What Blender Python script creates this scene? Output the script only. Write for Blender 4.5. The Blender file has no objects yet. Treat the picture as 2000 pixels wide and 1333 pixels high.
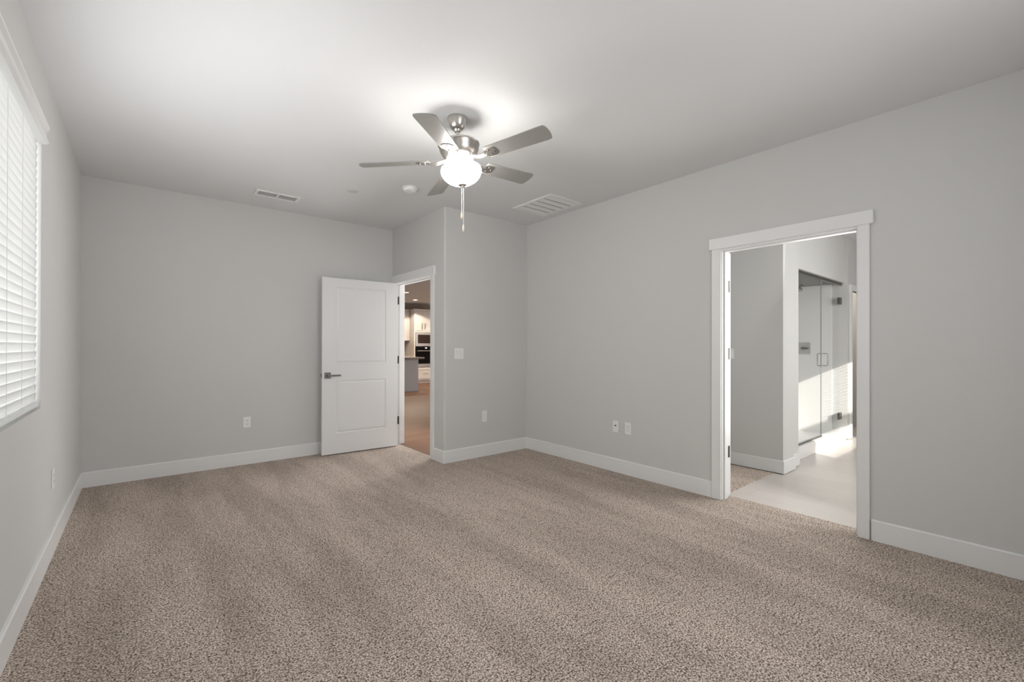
import bpy, bmesh, math, random
from mathutils import Vector, Matrix

random.seed(7)
scene = bpy.context.scene
COL = scene.collection
PI = math.pi

# ------------------------------------------------------------------ camera
YAW, PITCH, ROLL = 0.6903, 0.0029, 0.0021
R0 = Vector((math.cos(YAW), -math.sin(YAW), 0)); F0 = Vector((math.sin(YAW), math.cos(YAW), 0)); U0 = Vector((0, 0, 1))
F = F0 * math.cos(PITCH) + U0 * math.sin(PITCH)
UP = -F0 * math.sin(PITCH) + U0 * math.cos(PITCH)
R = R0 * math.cos(ROLL) + UP * math.sin(ROLL)
U = -R0 * math.sin(ROLL) + UP * math.cos(ROLL)
cam = bpy.data.cameras.new('camera')
cam.sensor_width = 36.0
cam.lens = 871.69 * 36.0 / 2000.0
cam.shift_y = (675.7 - 666.5) / 2000.0
cam.clip_start = 0.02
cam_ob = bpy.data.objects.new('camera', cam)
COL.objects.link(cam_ob)
cam_ob.matrix_world = Matrix(((R.x, U.x, -F.x, 0.4228), (R.y, U.y, -F.y, 0.0), (R.z, U.z, -F.z, 1.2424), (0, 0, 0, 1)))
scene.camera = cam_ob

# ------------------------------------------------------------------ view and light
vs = scene.view_settings
vs.view_transform = 'Standard'; vs.look = 'None'; vs.exposure = 0.30; vs.gamma = 1.0
vs.use_curve_mapping = False

world = bpy.data.worlds.new('world'); scene.world = world
world.use_nodes = True
bg = world.node_tree.nodes['Background']
bg.inputs['Color'].default_value = (0.86, 0.93, 1.0, 1)
bg.inputs['Strength'].default_value = 1.0

def lamp(name, kind, loc, power, color=(1, 1, 1), direction=None, size=None, size_y=None, radius=None, spread=None):
    l = bpy.data.lights.new(name, kind)
    l.energy = power; l.color = color
    if kind == 'AREA':
        l.shape = 'RECTANGLE'; l.size = size; l.size_y = size_y or size
        if spread: l.spread = spread
    if radius is not None and kind in ('POINT', 'SPOT'): l.shadow_soft_size = radius
    o = bpy.data.objects.new(name, l); COL.objects.link(o)
    o.location = loc
    if direction is not None:
        o.rotation_euler = Vector(direction).to_track_quat('-Z', 'Y').to_euler()
    return o

sun = lamp('sun', 'SUN', (5, -6, 4), 5.0, (1.0, 0.95, 0.87), direction=(0.47, 0.88, -0.46))
sun.data.angle = math.radians(0.6)
# daylight at the windows and in the great room, plus added fill lamps
lamp('daylight_behind_blinds', 'AREA', (-0.30, 2.47, 1.70), 28, (0.97, 0.99, 1.0), (1, 0, 0), 1.9, 1.5)
lamp('fill_by_blinds', 'AREA', (0.42, 2.60, 1.60), 13, (1.0, 1.0, 1.0), (1, 0.2, 0.5), 1.7, 0.5)  # added fill lamp on the room side of the blinds, lifts the ceiling
lamp('fill_window_beside', 'AREA', (0.02, 0.25, 1.66), 3, (1.0, 1.0, 1.0), (0.4, 1, 0.2), 1.5, 1.4)  # added fill lamp at the invented side window
lamp('fill_window_behind', 'AREA', (2.2, -0.75 + 0.02, 1.66), 19, (1.0, 1.0, 1.0), (-0.25, 1, 0), 1.7, 1.4)  # added fill lamp at the invented window behind the camera
lamp('fill_entry_door', 'AREA', (4.6, 5.50, 1.3), 54, (1.0, 0.98, 0.97), (-1, -0.2, 0.5), 1.1, 1.7)  # unseen fill lamp past the entry door, added to brighten the left wall
lamp('fill_bathroom_door', 'AREA', (5.0, 1.2, 1.3), 13, (1.0, 0.99, 0.97), (-1, 0.4, 0.2), 0.85, 1.8)  # unseen fill lamp inside the bathroom, added to brighten the bedroom
lamp('toilet_room_fill', 'POINT', (8.4, 2.5, 2.3), 12, (1.0, 0.9, 0.78), radius=0.1)  # added lamp without a fixture, brightens the room past the far doorway
lamp('daylight_bathroom', 'AREA', (5.95, -0.70, 1.8), 42, (1.0, 0.99, 0.97), (0, 1, -0.45), 1.5, 1.1)
lamp('daylight_great_room', 'AREA', (9.9, 7.8, 1.4), 62, (1.0, 0.96, 0.97), (-1, 0.3, -0.1), 2.6, 2.0)

# ------------------------------------------------------------------ materials
def mat(name, color, rough=0.5, metal=0.0, bump=0.0, bump_scale=100.0, spec=0.5, coat=0.0):
    m = bpy.data.materials.new(name); m.use_nodes = True
    nt = m.node_tree; b = nt.nodes['Principled BSDF']
    b.inputs['Base Color'].default_value = (*color, 1); b.inputs['Roughness'].default_value = rough
    b.inputs['Metallic'].default_value = metal; b.inputs['Specular IOR Level'].default_value = spec
    if coat: b.inputs['Coat Weight'].default_value = coat
    if bump:
        g = nt.nodes.new('ShaderNodeNewGeometry'); n = nt.nodes.new('ShaderNodeTexNoise')
        n.inputs['Scale'].default_value = bump_scale; n.inputs['Detail'].default_value = 3
        bp = nt.nodes.new('ShaderNodeBump'); bp.inputs['Strength'].default_value = bump; bp.inputs['Distance'].default_value = 0.002
        nt.links.new(g.outputs['Position'], n.inputs['Vector'])
        nt.links.new(n.outputs['Fac'], bp.inputs['Height']); nt.links.new(bp.outputs['Normal'], b.inputs['Normal'])
    return m

def ramp(nt, stops, interp='LINEAR'):
    r = nt.nodes.new('ShaderNodeValToRGB'); e = r.color_ramp
    e.interpolation = interp
    while len(e.elements) < len(stops): e.elements.new(0.5)
    for el, (p, c) in zip(e.elements, stops):
        el.position = p; el.color = (*c, 1)
    return r

M = {}
M['wall'] = mat('greige_paint', (0.655, 0.653, 0.638), 0.75, bump=0.12, bump_scale=140, spec=0.3)
M['ceiling'] = mat('ceiling_paint', (0.755, 0.76, 0.765), 0.9, bump=0.35, bump_scale=90, spec=0.2)
M['trim'] = mat('white_trim_paint', (0.83, 0.83, 0.825), 0.35)
M['door'] = mat('white_door_paint', (0.80, 0.80, 0.80), 0.4)
M['plastic'] = mat('white_plastic', (0.88, 0.88, 0.87), 0.35)
M['plate_hole'] = mat('grey_slot', (0.12, 0.12, 0.12), 0.6)
M['nickel'] = mat('brushed_nickel', (0.55, 0.52, 0.49), 0.30, 1.0)
M['nickel_dark'] = mat('satin_nickel_dark', (0.20, 0.195, 0.185), 0.35, 1.0)
M['hinge'] = mat('dark_hinge_metal', (0.10, 0.095, 0.09), 0.4, 1.0)
M['chrome'] = mat('polished_chrome', (0.75, 0.75, 0.75), 0.15, 1.0)
M['satin'] = mat('satin_chrome', (0.62, 0.62, 0.60), 0.35, 0.6)
M['blade'] = mat('silver_blade', (0.34, 0.33, 0.31), 0.38, 0.25)
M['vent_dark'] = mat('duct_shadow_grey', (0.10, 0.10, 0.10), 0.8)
M['vent'] = mat('vent_white', (0.84, 0.84, 0.83), 0.4)
M['knob'] = mat('ivory_pull', (0.75, 0.66, 0.54), 0.4)
M['shower'] = mat('white_shower_panel', (0.88, 0.88, 0.87), 0.25)
M['cabinet'] = mat('white_cabinet', (0.78, 0.755, 0.73), 0.4)
M['island'] = mat('grey_island_paint', (0.50, 0.51, 0.52), 0.5)
M['kitchen_wall'] = mat('tan_kitchen_wall', (0.36, 0.285, 0.22), 0.8)  # darker and browner than the other walls
M['steel'] = mat('stainless_steel', (0.50, 0.46, 0.42), 0.32, 1.0)
M['black_glass'] = mat('black_oven_glass', (0.006, 0.005, 0.005), 0.12, spec=0.12)
M['dark_window'] = mat('microwave_window', (0.03, 0.018, 0.013), 0.15)
M['sun_block'] = mat('sun_block_grey', (0.55, 0.54, 0.52), 0.8)  # plain grey of the added sun blocking walls
M['asphalt'] = mat('outside_ground', (0.30, 0.29, 0.27), 0.9)

def emission(name, color, strength):
    m = bpy.data.materials.new(name); m.use_nodes = True; nt = m.node_tree
    b = nt.nodes['Principled BSDF']
    b.inputs['Base Color'].default_value = (0.8, 0.8, 0.8, 1); b.inputs['Roughness'].default_value = 0.3
    b.inputs['Emission Color'].default_value = (*color, 1); b.inputs['Emission Strength'].default_value = strength
    return m
M['bowl'] = emission('frosted_glass_lit', (1.0, 0.97, 0.93), 26.0)
M['bulb_warm'] = emission('warm_downlight_lens', (1.0, 0.86, 0.66), 6.0)
M['oven_display'] = emission('oven_display', (0.9, 0.95, 1.0), 1.0)

def glass(name, tint=(0.995, 0.998, 0.996), refl=0.06):
    m = bpy.data.materials.new(name); m.use_nodes = True; nt = m.node_tree
    for n in list(nt.nodes): nt.nodes.remove(n)
    o = nt.nodes.new('ShaderNodeOutputMaterial'); t = nt.nodes.new('ShaderNodeBsdfTransparent'); g = nt.nodes.new('ShaderNodeBsdfGlossy')
    t.inputs['Color'].default_value = (*tint, 1); g.inputs['Roughness'].default_value = 0.02
    mx = nt.nodes.new('ShaderNodeMixShader'); lw = nt.nodes.new('ShaderNodeLayerWeight'); lw.inputs['Blend'].default_value = 0.15
    mul = nt.nodes.new('ShaderNodeMath'); mul.operation = 'MULTIPLY'; mul.inputs[1].default_value = 0.12
    nt.links.new(lw.outputs['Fresnel'], mul.inputs[0]); nt.links.new(mul.outputs[0], mx.inputs['Fac'])
    nt.links.new(t.outputs[0], mx.inputs[1]); nt.links.new(g.outputs[0], mx.inputs[2]); nt.links.new(mx.outputs[0], o.inputs['Surface'])
    return m
M['glass'] = glass('clear_glass')
M['glass_edge'] = mat('green_glass_edge', (0.36, 0.40, 0.39), 0.2)

def slat_mat():
    m = bpy.data.materials.new('white_blind_slat'); m.use_nodes = True; nt = m.node_tree
    for n in list(nt.nodes): nt.nodes.remove(n)
    o = nt.nodes.new('ShaderNodeOutputMaterial'); d = nt.nodes.new('ShaderNodeBsdfDiffuse'); t = nt.nodes.new('ShaderNodeBsdfTranslucent')
    d.inputs['Color'].default_value = (0.84, 0.84, 0.83, 1); t.inputs['Color'].default_value = (0.85, 0.85, 0.84, 1)
    mx = nt.nodes.new('ShaderNodeMixShader'); mx.inputs['Fac'].default_value = 0.38
    nt.links.new(d.outputs[0], mx.inputs[1]); nt.links.new(t.outputs[0], mx.inputs[2]); nt.links.new(mx.outputs[0], o.inputs['Surface'])
    return m
M['slat'] = slat_mat()

def carpet_mat():
    m = bpy.data.materials.new('beige_carpet'); m.use_nodes = True; nt = m.node_tree; L = nt.links
    b = nt.nodes['Principled BSDF']; b.inputs['Roughness'].default_value = 1.0; b.inputs['Specular IOR Level'].default_value = 0.05
    g = nt.nodes.new('ShaderNodeNewGeometry')
    n1 = nt.nodes.new('ShaderNodeTexNoise'); n1.inputs['Scale'].default_value = 135; n1.inputs['Detail'].default_value = 3.0; n1.inputs['Roughness'].default_value = 0.75
    vo = nt.nodes.new('ShaderNodeTexVoronoi'); vo.inputs['Scale'].default_value = 150
    n2 = nt.nodes.new('ShaderNodeTexNoise'); n2.inputs['Scale'].default_value = 1.0; n2.inputs['Detail'].default_value = 4; n2.inputs['Roughness'].default_value = 0.6
    mp = nt.nodes.new('ShaderNodeMapping'); mp.inputs['Rotation'].default_value = (0, 0, -0.06); mp.inputs['Scale'].default_value = (3.6, 0.65, 1)
    L.new(g.outputs['Position'], n1.inputs['Vector']); L.new(g.outputs['Position'], vo.inputs['Vector'])
    L.new(g.outputs['Position'], mp.inputs['Vector']); L.new(mp.outputs[0], n2.inputs['Vector'])
    sub = nt.nodes.new('ShaderNodeMath'); sub.operation = 'MULTIPLY_ADD'; sub.inputs[1].default_value = -0.22; sub.use_clamp = True
    L.new(vo.outputs['Distance'], sub.inputs[0]); L.new(n1.outputs['Fac'], sub.inputs[2])
    r1 = ramp(nt, [(0.22, (0.075, 0.055, 0.043)), (0.33, (0.278, 0.217, 0.176)), (0.41, (0.580, 0.489, 0.418)), (0.52, (0.910, 0.812, 0.732))])
    L.new(sub.outputs[0], r1.inputs['Fac'])
    r2 = ramp(nt, [(0.40, (0.86, 0.855, 0.85)), (0.60, (1.07, 1.07, 1.07))])
    L.new(n2.outputs['Fac'], r2.inputs['Fac'])
    mx = nt.nodes.new('ShaderNodeMix'); mx.data_type = 'RGBA'; mx.blend_type = 'MULTIPLY'; mx.inputs['Factor'].default_value = 1
    L.new(r1.outputs['Color'], mx.inputs['A']); L.new(r2.outputs['Color'], mx.inputs['B'])
    L.new(mx.outputs['Result'], b.inputs['Base Color'])
    bp = nt.nodes.new('ShaderNodeBump'); bp.inputs['Strength'].default_value = 0.7; bp.inputs['Distance'].default_value = 0.006
    L.new(sub.outputs[0], bp.inputs['Height']); L.new(bp.outputs['Normal'], b.inputs['Normal'])
    return m
M['carpet'] = carpet_mat()

def plank_mat(name, c1, c2, c3, seam, rough, length, width, along_x):
    m = bpy.data.materials.new(name); m.use_nodes = True; nt = m.node_tree; L = nt.links
    b = nt.nodes['Principled BSDF']; b.inputs['Roughness'].default_value = rough
    g = nt.nodes.new('ShaderNodeNewGeometry'); mp = nt.nodes.new('ShaderNodeMapping')
    mp.inputs['Rotation'].default_value = (0, 0, 0 if along_x else PI / 2)
    br = nt.nodes.new('ShaderNodeTexBrick'); br.offset = 0.37
    br.inputs['Scale'].default_value = 1.0; br.inputs['Brick Width'].default_value = length; br.inputs['Row Height'].default_value = width
    br.inputs['Mortar Size'].default_value = 0.002; br.inputs['Bias'].default_value = 0.0
    br.inputs['Color1'].default_value = (*c1, 1); br.inputs['Color2'].default_value = (*c2, 1); br.inputs['Mortar'].default_value = (*seam, 1)
    n = nt.nodes.new('ShaderNodeTexNoise'); n.inputs['Scale'].default_value = 3; n.inputs['Detail'].default_value = 5
    mp2 = nt.nodes.new('ShaderNodeMapping'); mp2.inputs['Scale'].default_value = (1, 9, 1) if along_x else (9, 1, 1)
    L.new(g.outputs['Position'], mp.inputs['Vector']); L.new(mp.outputs[0], br.inputs['Vector'])
    L.new(g.outputs['Position'], mp2.inputs['Vector']); L.new(mp2.outputs[0], n.inputs['Vector'])
    mx = nt.nodes.new('ShaderNodeMix'); mx.data_type = 'RGBA'; mx.blend_type = 'MIX'
    mr = nt.nodes.new('ShaderNodeMath'); mr.operation = 'MULTIPLY'; mr.inputs[1].default_value = 0.55
    L.new(n.outputs['Fac'], mr.inputs[0]); L.new(mr.outputs[0], mx.inputs['Factor'])
    L.new(br.outputs['Color'], mx.inputs['A']); mx.inputs['B'].default_value = (*c3, 1)
    L.new(mx.outputs['Result'], b.inputs['Base Color'])
    return m
M['wood'] = plank_mat('oak_plank_floor', (0.205, 0.102, 0.055), (0.160, 0.076, 0.040), (0.235, 0.130, 0.078), (0.08, 0.04, 0.022), 0.5, 1.4, 0.18, True)
M['tile'] = plank_mat('grey_plank_tile', (0.60, 0.555, 0.515), (0.55, 0.50, 0.46), (0.67, 0.63, 0.595), (0.44, 0.41, 0.38), 0.28, 1.2, 0.2, False)

def granite_mat():
    m = mat('speckled_granite', (0.2, 0.18, 0.16), 0.2); nt = m.node_tree; L = nt.links
    g = nt.nodes.new('ShaderNodeNewGeometry'); n = nt.nodes.new('ShaderNodeTexNoise'); n.inputs['Scale'].default_value = 45; n.inputs['Detail'].default_value = 4
    r = ramp(nt, [(0.38, (0.07, 0.055, 0.05)), (0.5, (0.30, 0.26, 0.23)), (0.62, (0.62, 0.57, 0.52))])
    L.new(g.outputs['Position'], n.inputs['Vector']); L.new(n.outputs['Fac'], r.inputs['Fac']); L.new(r.outputs['Color'], nt.nodes['Principled BSDF'].inputs['Base Color'])
    return m
M['granite'] = granite_mat()

# ------------------------------------------------------------------ mesh helpers
def obj(name, bm, material, parent=None, smooth=False, bevel=0.0, seg=2):
    me = bpy.data.meshes.new(name)
    bmesh.ops.recalc_face_normals(bm, faces=bm.faces[:])
    bm.to_mesh(me); bm.free()
    mats = material if isinstance(material, (list, tuple)) else [material]
    for m in mats: me.materials.append(m)
    o = bpy.data.objects.new(name, me); COL.objects.link(o)
    if parent is not None: o.parent = parent
    if smooth:
        for p in me.polygons: p.use_smooth = True
        md = o.modifiers.new('edges', 'EDGE_SPLIT'); md.split_angle = math.radians(35)
    if bevel:
        md = o.modifiers.new('bevel', 'BEVEL'); md.width = bevel; md.segments = seg; md.limit_method = 'ANGLE'; md.angle_limit = math.radians(50)
        md.harden_normals = False
    return o

def bx(bm, x0, x1, y0, y1, z0, z1, mtx=None, mi=0):
    vs_ = [Vector((x, y, z)) for x in (x0, x1) for y in (y0, y1) for z in (z0, z1)]
    if mtx is not None: vs_ = [mtx @ v for v in vs_]
    v = [bm.verts.new(p) for p in vs_]
    for f in ((0, 1, 3, 2), (4, 6, 7, 5), (0, 4, 5, 1), (2, 3, 7, 6), (0, 2, 6, 4), (1, 5, 7, 3)):
        fc = bm.faces.new([v[i] for i in f]); fc.material_index = mi
    return v

def box(*a, **k):
    bm = bmesh.new(); bx(bm, *a, **k); return bm

def boxes(lst):
    bm = bmesh.new()
    for b in lst: bx(bm, *b)
    return bm

def lathe(bm, prof, center, mtx=None, seg=40, closed=True):
    cx, cy = center[0], center[1]; cz = center[2] if len(center) > 2 else 0
    rings = []
    for r, z in prof:
        if r < 1e-6:
            p = Vector((cx, cy, cz + z)); rings.append([bm.verts.new(mtx @ p if mtx else p)])
        else:
            ring = []
            for i in range(seg):
                a = 2 * PI * i / seg
                p = Vector((cx + r * math.cos(a), cy + r * math.sin(a), cz + z))
                ring.append(bm.verts.new(mtx @ p if mtx else p))
            rings.append(ring)
    for a, b in zip(rings[:-1], rings[1:]):
        for i in range(seg):
            j = (i + 1) % seg
            if len(a) == 1 and len(b) == 1: continue
            if len(a) == 1: bm.faces.new((a[0], b[j], b[i]))
            elif len(b) == 1: bm.faces.new((a[i], a[j], b[0]))
            else: bm.faces.new((a[i], a[j], b[j], b[i]))
    return bm

def tube(bm, pts, r, seg=10, cap=True):
    pts = [Vector(p) for p in pts]; rings = []
    n = len(pts); rr = r if isinstance(r, (list, tuple)) else [r] * n
    prev = None
    for i, p in enumerate(pts):
        t = (pts[min(i + 1, n - 1)] - pts[max(i - 1, 0)]).normalized()
        if prev is None:
            ref = Vector((0, 0, 1)) if abs(t.z) < 0.9 else Vector((1, 0, 0))
            u = t.cross(ref).normalized()
        else:
            u = (prev - t * prev.dot(t)).normalized()
        prev = u; w = t.cross(u)
        rings.append([bm.verts.new(p + (u * math.cos(2 * PI * k / seg) + w * math.sin(2 * PI * k / seg)) * rr[i]) for k in range(seg)])
    for a, b in zip(rings[:-1], rings[1:]):
        for k in range(seg):
            bm.faces.new((a[k], a[(k + 1) % seg], b[(k + 1) % seg], b[k]))
    if cap:
        bm.faces.new(rings[0][::-1]); bm.faces.new(rings[-1])
    return bm

def prism(bm, poly, thick, mtx=None):
    """polygon in local xy extruded along local z"""
    a = [bm.verts.new((mtx or Matrix()) @ Vector((x, y, 0))) for x, y in poly]
    b = [bm.verts.new((mtx or Matrix()) @ Vector((x, y, thick))) for x, y in poly]
    n = len(poly)
    bm.faces.new(a[::-1]); bm.faces.new(b)
    for i in range(n): bm.faces.new((a[i], a[(i + 1) % n], b[(i + 1) % n], b[i]))
    return bm

def thing(name, label, cat, loc=(0, 0, 0), group=None, rotz=0):
    o = bpy.data.objects.new(name, None); COL.objects.link(o)
    o.empty_display_size = 0.1; o.location = loc; o.rotation_euler = (0, 0, rotz)
    o['label'] = label; o['category'] = cat
    if group: o['group'] = group
    return o

def tag(o, label, cat, group=None):
    o['label'] = label; o['category'] = cat
    if group: o['group'] = group
    return o

def struct(name, bm, material, parent=None, label=None, cat=None, **k):
    o = obj(name, bm, material, parent, **k)
    if parent is None:
        o['kind'] = 'structure'
        if label: o['label'] = label
        if cat: o['category'] = cat
    return o

# ------------------------------------------------------------------ setting: dimensions
YB, X1, Y1, XR, H = 5.413, 2.895, 4.122, 4.062, 2.74
T = 0.12
YN = -0.75                     # wall behind the camera
D1A, D1B, DH = 4.405, 5.315, 2.035     # entry door opening
D2A, D2B = 0.822, 1.716                # bathroom opening
WA0, WA1, WZ0, WZ1 = 1.50, 3.435, 0.911, 2.435   # visible window
WB0, WB1 = -0.55, 1.05                 # added unseen window beside the camera
XC = 5.283                     # closet partition
YS = -0.72                      # bathroom window wall
GX1, GY1 = 10.0, 14.35         # great room

struct('floor', box(-0.1, XR + 0.148, YN - 0.1, YB + 0.1, -0.08, 0.0), M['carpet'], label='beige speckled cut pile carpet of the bedroom', cat='carpet')
struct('floor_bathroom', boxes([(XR + 0.148, 9.3, YS - 0.1, 1.765, -0.09, -0.008), (5.24, 9.3, 1.765, 4.1, -0.09, -0.008)]), M['tile'], label='pale grey wood look plank tile of the bathroom', cat='floor')
struct('floor_closet', box(XR + 0.148, 5.24, 1.765, 4.12, -0.08, 0.0), M['carpet'], label='patch of beige carpet inside the closet past the right doorway', cat='carpet')
struct('floor_great_room', boxes([(X1 + 0.055, GX1, Y1 + 0.12, 5.413, -0.08, 0.002), (X1 + 0.055, GX1, 5.413, GY1 + 0.1, -0.08, 0.002)]), M['wood'], label='warm brown plank floor beyond the open entry door', cat='floor')
struct('ceiling', box(-0.2, 9.4, YS - 0.2, GY1 + 0.2, H, H + 0.12), M['ceiling'], label='white textured bedroom ceiling', cat='ceiling')

# left wall with the visible window opening and an added one
bm = boxes([(-0.16, 0, YN - 0.16, YB + 0.16, 0, WZ0), (-0.16, 0, YN - 0.16, YB + 0.16, WZ1, H),
            (-0.16, 0, YN - 0.16, WB0, WZ0, WZ1), (-0.16, 0, WB1, WA0, WZ0, WZ1), (-0.16, 0, WA1, YB + 0.16, WZ0, WZ1)])
struct('wall_left', bm, M['wall'])
struct('wall_back', box(0, X1 + T, YB, YB + 0.12, 0, H), M['wall'])
WC0, WC1 = 1.30, 3.10  # opening for the added window behind the camera
struct('wall_behind', boxes([(0, XR, YN - 0.16, YN, 0, WZ0), (0, XR, YN - 0.16, YN, WZ1, H), (0, WC0, YN - 0.16, YN, WZ0, WZ1), (WC1, XR, YN - 0.16, YN, WZ0, WZ1)]), M['wall'])

def wall_strip(bm, axis_x, c0, c1, a0, a1, openings, z1=H):
    """wall of thickness c0..c1 along a0..a1 with (b0,b1,h) door openings"""
    cur = a0
    for b0, b1, h in sorted(openings):
        for lo, hi, zz in ((cur, b0, 0), (b0, b1, h)):
            if axis_x: bx(bm, c0, c1, lo, hi, zz, z1)
            else: bx(bm, lo, hi, c0, c1, zz, z1)
        cur = b1
    if axis_x: bx(bm, c0, c1, cur, a1, 0, z1)
    else: bx(bm, cur, a1, c0, c1, 0, z1)
    return bm

JT = 0.018   # jamb board thickness
# the bumped-out corner by the entry door: jog wall (with door) and short wall, rounded outside corner
def rounded_corner_wall():
    bm = bmesh.new()
    r = 0.02
    pts = [(X1, YB)]
    pts = []
    # outline (counter-clockwise seen from above) of the solid piece beside the door, with bullnose corner
    arc = [(X1 + r - r * math.sin(a), Y1 + r - r * math.cos(a)) for a in [i * PI / 2 / 6 for i in range(7)]]
    poly = [(X1 + T, D1A - JT), (X1, D1A - JT)] + arc[::-1] + [(XR + T, Y1), (XR + T, Y1 + T), (X1 + T, Y1 + T)]
    prism(bm, poly, H)
    bx(bm, X1, X1 + T, D1A - JT, D1B + JT, DH + JT, H)
    bx(bm, X1, X1 + T, D1B + JT, YB, 0, H)
    return bm
struct('wall_entry', rounded_corner_wall(), M['wall'])
bm = wall_strip(bmesh.new(), True, XR, XR + T, YS - 0.12, Y1, [(D2A - JT, D2B + JT, DH + JT)])
struct('wall_right', bm, M['wall'])

# closet partition and bathroom walls
struct('wall_closet', boxes([(XC, XC + 0.11, 1.69, Y1, 0, H)]), M['wall'])
bm = boxes([(XC + 0.11, 5.575, 1.69, 1.80, 0, H), (5.575, 5.80, 1.722, 1.84, 0, H), (5.69, 5.80, 1.84, 2.86, 0, H),
            (5.80, 7.8, 1.80, 1.90, 2.125, H), (7.8, 7.93, 1.80, 3.3, 0, H), (5.69, 7.93, 2.76, 2.86, 0, H)])
struct('wall_shower', bm, M['wall'])
bm = wall_strip(bmesh.new(), False, 1.772, 1.80, 7.80, 9.2, [(7.96, 8.7, 2.03)])
struct('wall_bathroom_end', bm, M['wall'])
struct('wall_bathroom_far', boxes([(9.2, 9.3, YS - 0.1, 4.1, 0, H), (7.93, 9.2, 3.3, 3.4, 0, H)]), M['wall'])
BW0, BW1, BZ0, BZ1 = 5.15, 6.80, 1.18, 2.42
bm = boxes([(XR + T, 9.3, YS - 0.12, YS, 0, BZ0), (XR + T, 9.3, YS - 0.12, YS, BZ1, H),
            (XR + T, BW0, YS - 0.12, YS, BZ0, BZ1), (BW1, 9.3, YS - 0.12, YS, BZ0, BZ1)])
struct('wall_bathroom_window', bm, M['wall'])
# great room shell
struct('wall_partition', box(XR + T, GX1 + 0.1, Y1, Y1 + T, 0, H), M['wall'])
struct('wall_kitchen', box(X1, GX1 + 0.1, GY1, GY1 + 0.1, 0, H), M['kitchen_wall'])
struct('wall_great_room_right', box(GX1, GX1 + 0.1, Y1 + T, GY1, 0, H), M['wall'])
struct('wall_great_room_left', box(X1, X1 + T, YB + 0.12, GY1, 0, H), M['wall'])
# outside
struct('wall_sun_block', boxes([(-4.2, -4.0, -12, 9, -0.1, 9.0), (-4.0, 1.9, -6.2, -6.0, -0.1, 8.0)]), M['sun_block'])  # unseen walls added to keep direct sun off the bedroom windows
struct('ground', box(-14, 16, -14, 18, -0.2, -0.095), M['asphalt'])

# ------------------------------------------------------------------ baseboards
BH, BT = 0.133, 0.014
def base_run(bm, pts, h=BH, t=BT):
    """pts: polyline on the wall face, board stands to the left-hand side of travel"""
    n = len(pts); P = [Vector((x, y)) for x, y in pts]
    offs = []
    for i in range(n):
        ds = []
        if i > 0: ds.append((P[i] - P[i - 1]).normalized())
        if i < n - 1: ds.append((P[i + 1] - P[i]).normalized())
        ns = [Vector((-d.y, d.x)) for d in ds]
        if len(ns) == 1: offs.append(ns[0])
        else:
            m_ = (ns[0] + ns[1]).normalized(); offs.append(m_ / max(0.3, m_.dot(ns[0])))
    prof = [(0, 0), (t, 0), (t, h - 0.006), (t - 0.005, h), (0, h)]
    rows = [[bm.verts.new((P[i].x + offs[i].x * d, P[i].y + offs[i].y * d, z)) for d, z in prof] for i in range(n)]
    for a, b in zip(rows[:-1], rows[1:]):
        for k in range(len(prof)):
            j = (k + 1) % len(prof)
            bm.faces.new((a[k], a[j], b[j], b[k]))
    bm.faces.new(rows[0]); bm.faces.new(rows[-1][::-1])
    return bm
struct('baseboard_left', base_run(bmesh.new(), [(0, YB), (0, YN)]), M['trim'])
struct('baseboard_back', base_run(bmesh.new(), [(X1 - 0.02, YB), (0.0, YB)]), M['trim'])
arc = [(X1 + 0.02 - 0.02 * math.cos(a), Y1 + 0.02 - 0.02 * math.sin(a)) for a in (0, PI / 8, PI / 4, 3 * PI / 8, PI / 2)]
struct('baseboard_entry', base_run(bmesh.new(), [(XR, Y1)] + arc[::-1] + [(X1, D1A - 0.075)]), M['trim'])
bm = base_run(bmesh.new(), [(XR, D2B + 0.08), (XR, Y1)]); base_run(bm, [(XR, YN), (XR, D2A - 0.076)])
struct('baseboard_right', bm, M['trim'])
bm = base_run(bmesh.new(), [(5.80, 1.722), (5.575, 1.722), (5.575, 1.69), (XC, 1.69), (XC, Y1)], h=0.125)
base_run(bm, [(7.90, 1.772), (7.80, 1.772)], h=0.125)
base_run(bm, [(9.2, 2.6), (9.2, 3.3), (7.93, 3.3)], h=0.125)
struct('baseboard_bathroom', bm, M['trim'])

# ------------------------------------------------------------------ door casings
def casing_x(xf, sgn, a, b, h, cw, hh, over, t=0.018):
    """casing on a wall face x=xf, projecting towards sgn, opening a..b"""
    bm = bmesh.new()
    def q(y0, y1, z0, z1, tt):
        x0, x1 = sorted((xf, xf + sgn * tt)); bx(bm, x0, x1, y0, y1, z0, z1)
    q(a - cw, a, 0, h, t); q(b, b + cw, 0, h, t); q(a - cw - over[0], b + cw + over[1], h, h + hh, t + 0.007)
    return bm
def jamb_x(x0, x1, a, b, h, stop0, stop1):
    bm = bmesh.new()
    bx(bm, x0, x1, a - JT, a, 0, h); bx(bm, x0, x1, b, b + JT, 0, h); bx(bm, x0, x1, a - JT, b + JT, h, h + JT)
    bx(bm, stop0, stop1, a, a + 0.011, 0, h - 0.011); bx(bm, stop0, stop1, b - 0.011, b, 0, h - 0.011); bx(bm, stop0, stop1, a, b, h - 0.011, h)
    return bm
tr = struct('trim_1', jamb_x(X1 - 0.002, X1 + T + 0.002, D1A, D1B, DH, X1 + 0.045, X1 + 0.08), M['trim'])
bm = bmesh.new()
for (y0, y1) in ((D1A - 0.073, D1A - 0.006), (D1B + 0.006, D1B + 0.075)): bx(bm, X1 - 0.018, X1, y0, y1, 0, DH + 0.006)
bx(bm, X1 - 0.025, X1, D1A - 0.093, YB, DH + 0.006, DH + 0.104)
struct('casing', bm, M['trim'], tr, bevel=0.002)
tr = struct('trim_2', jamb_x(XR - 0.002, XR + T + 0.002, D2A, D2B, DH, XR + 0.030, XR + 0.075), M['trim'])
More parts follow.
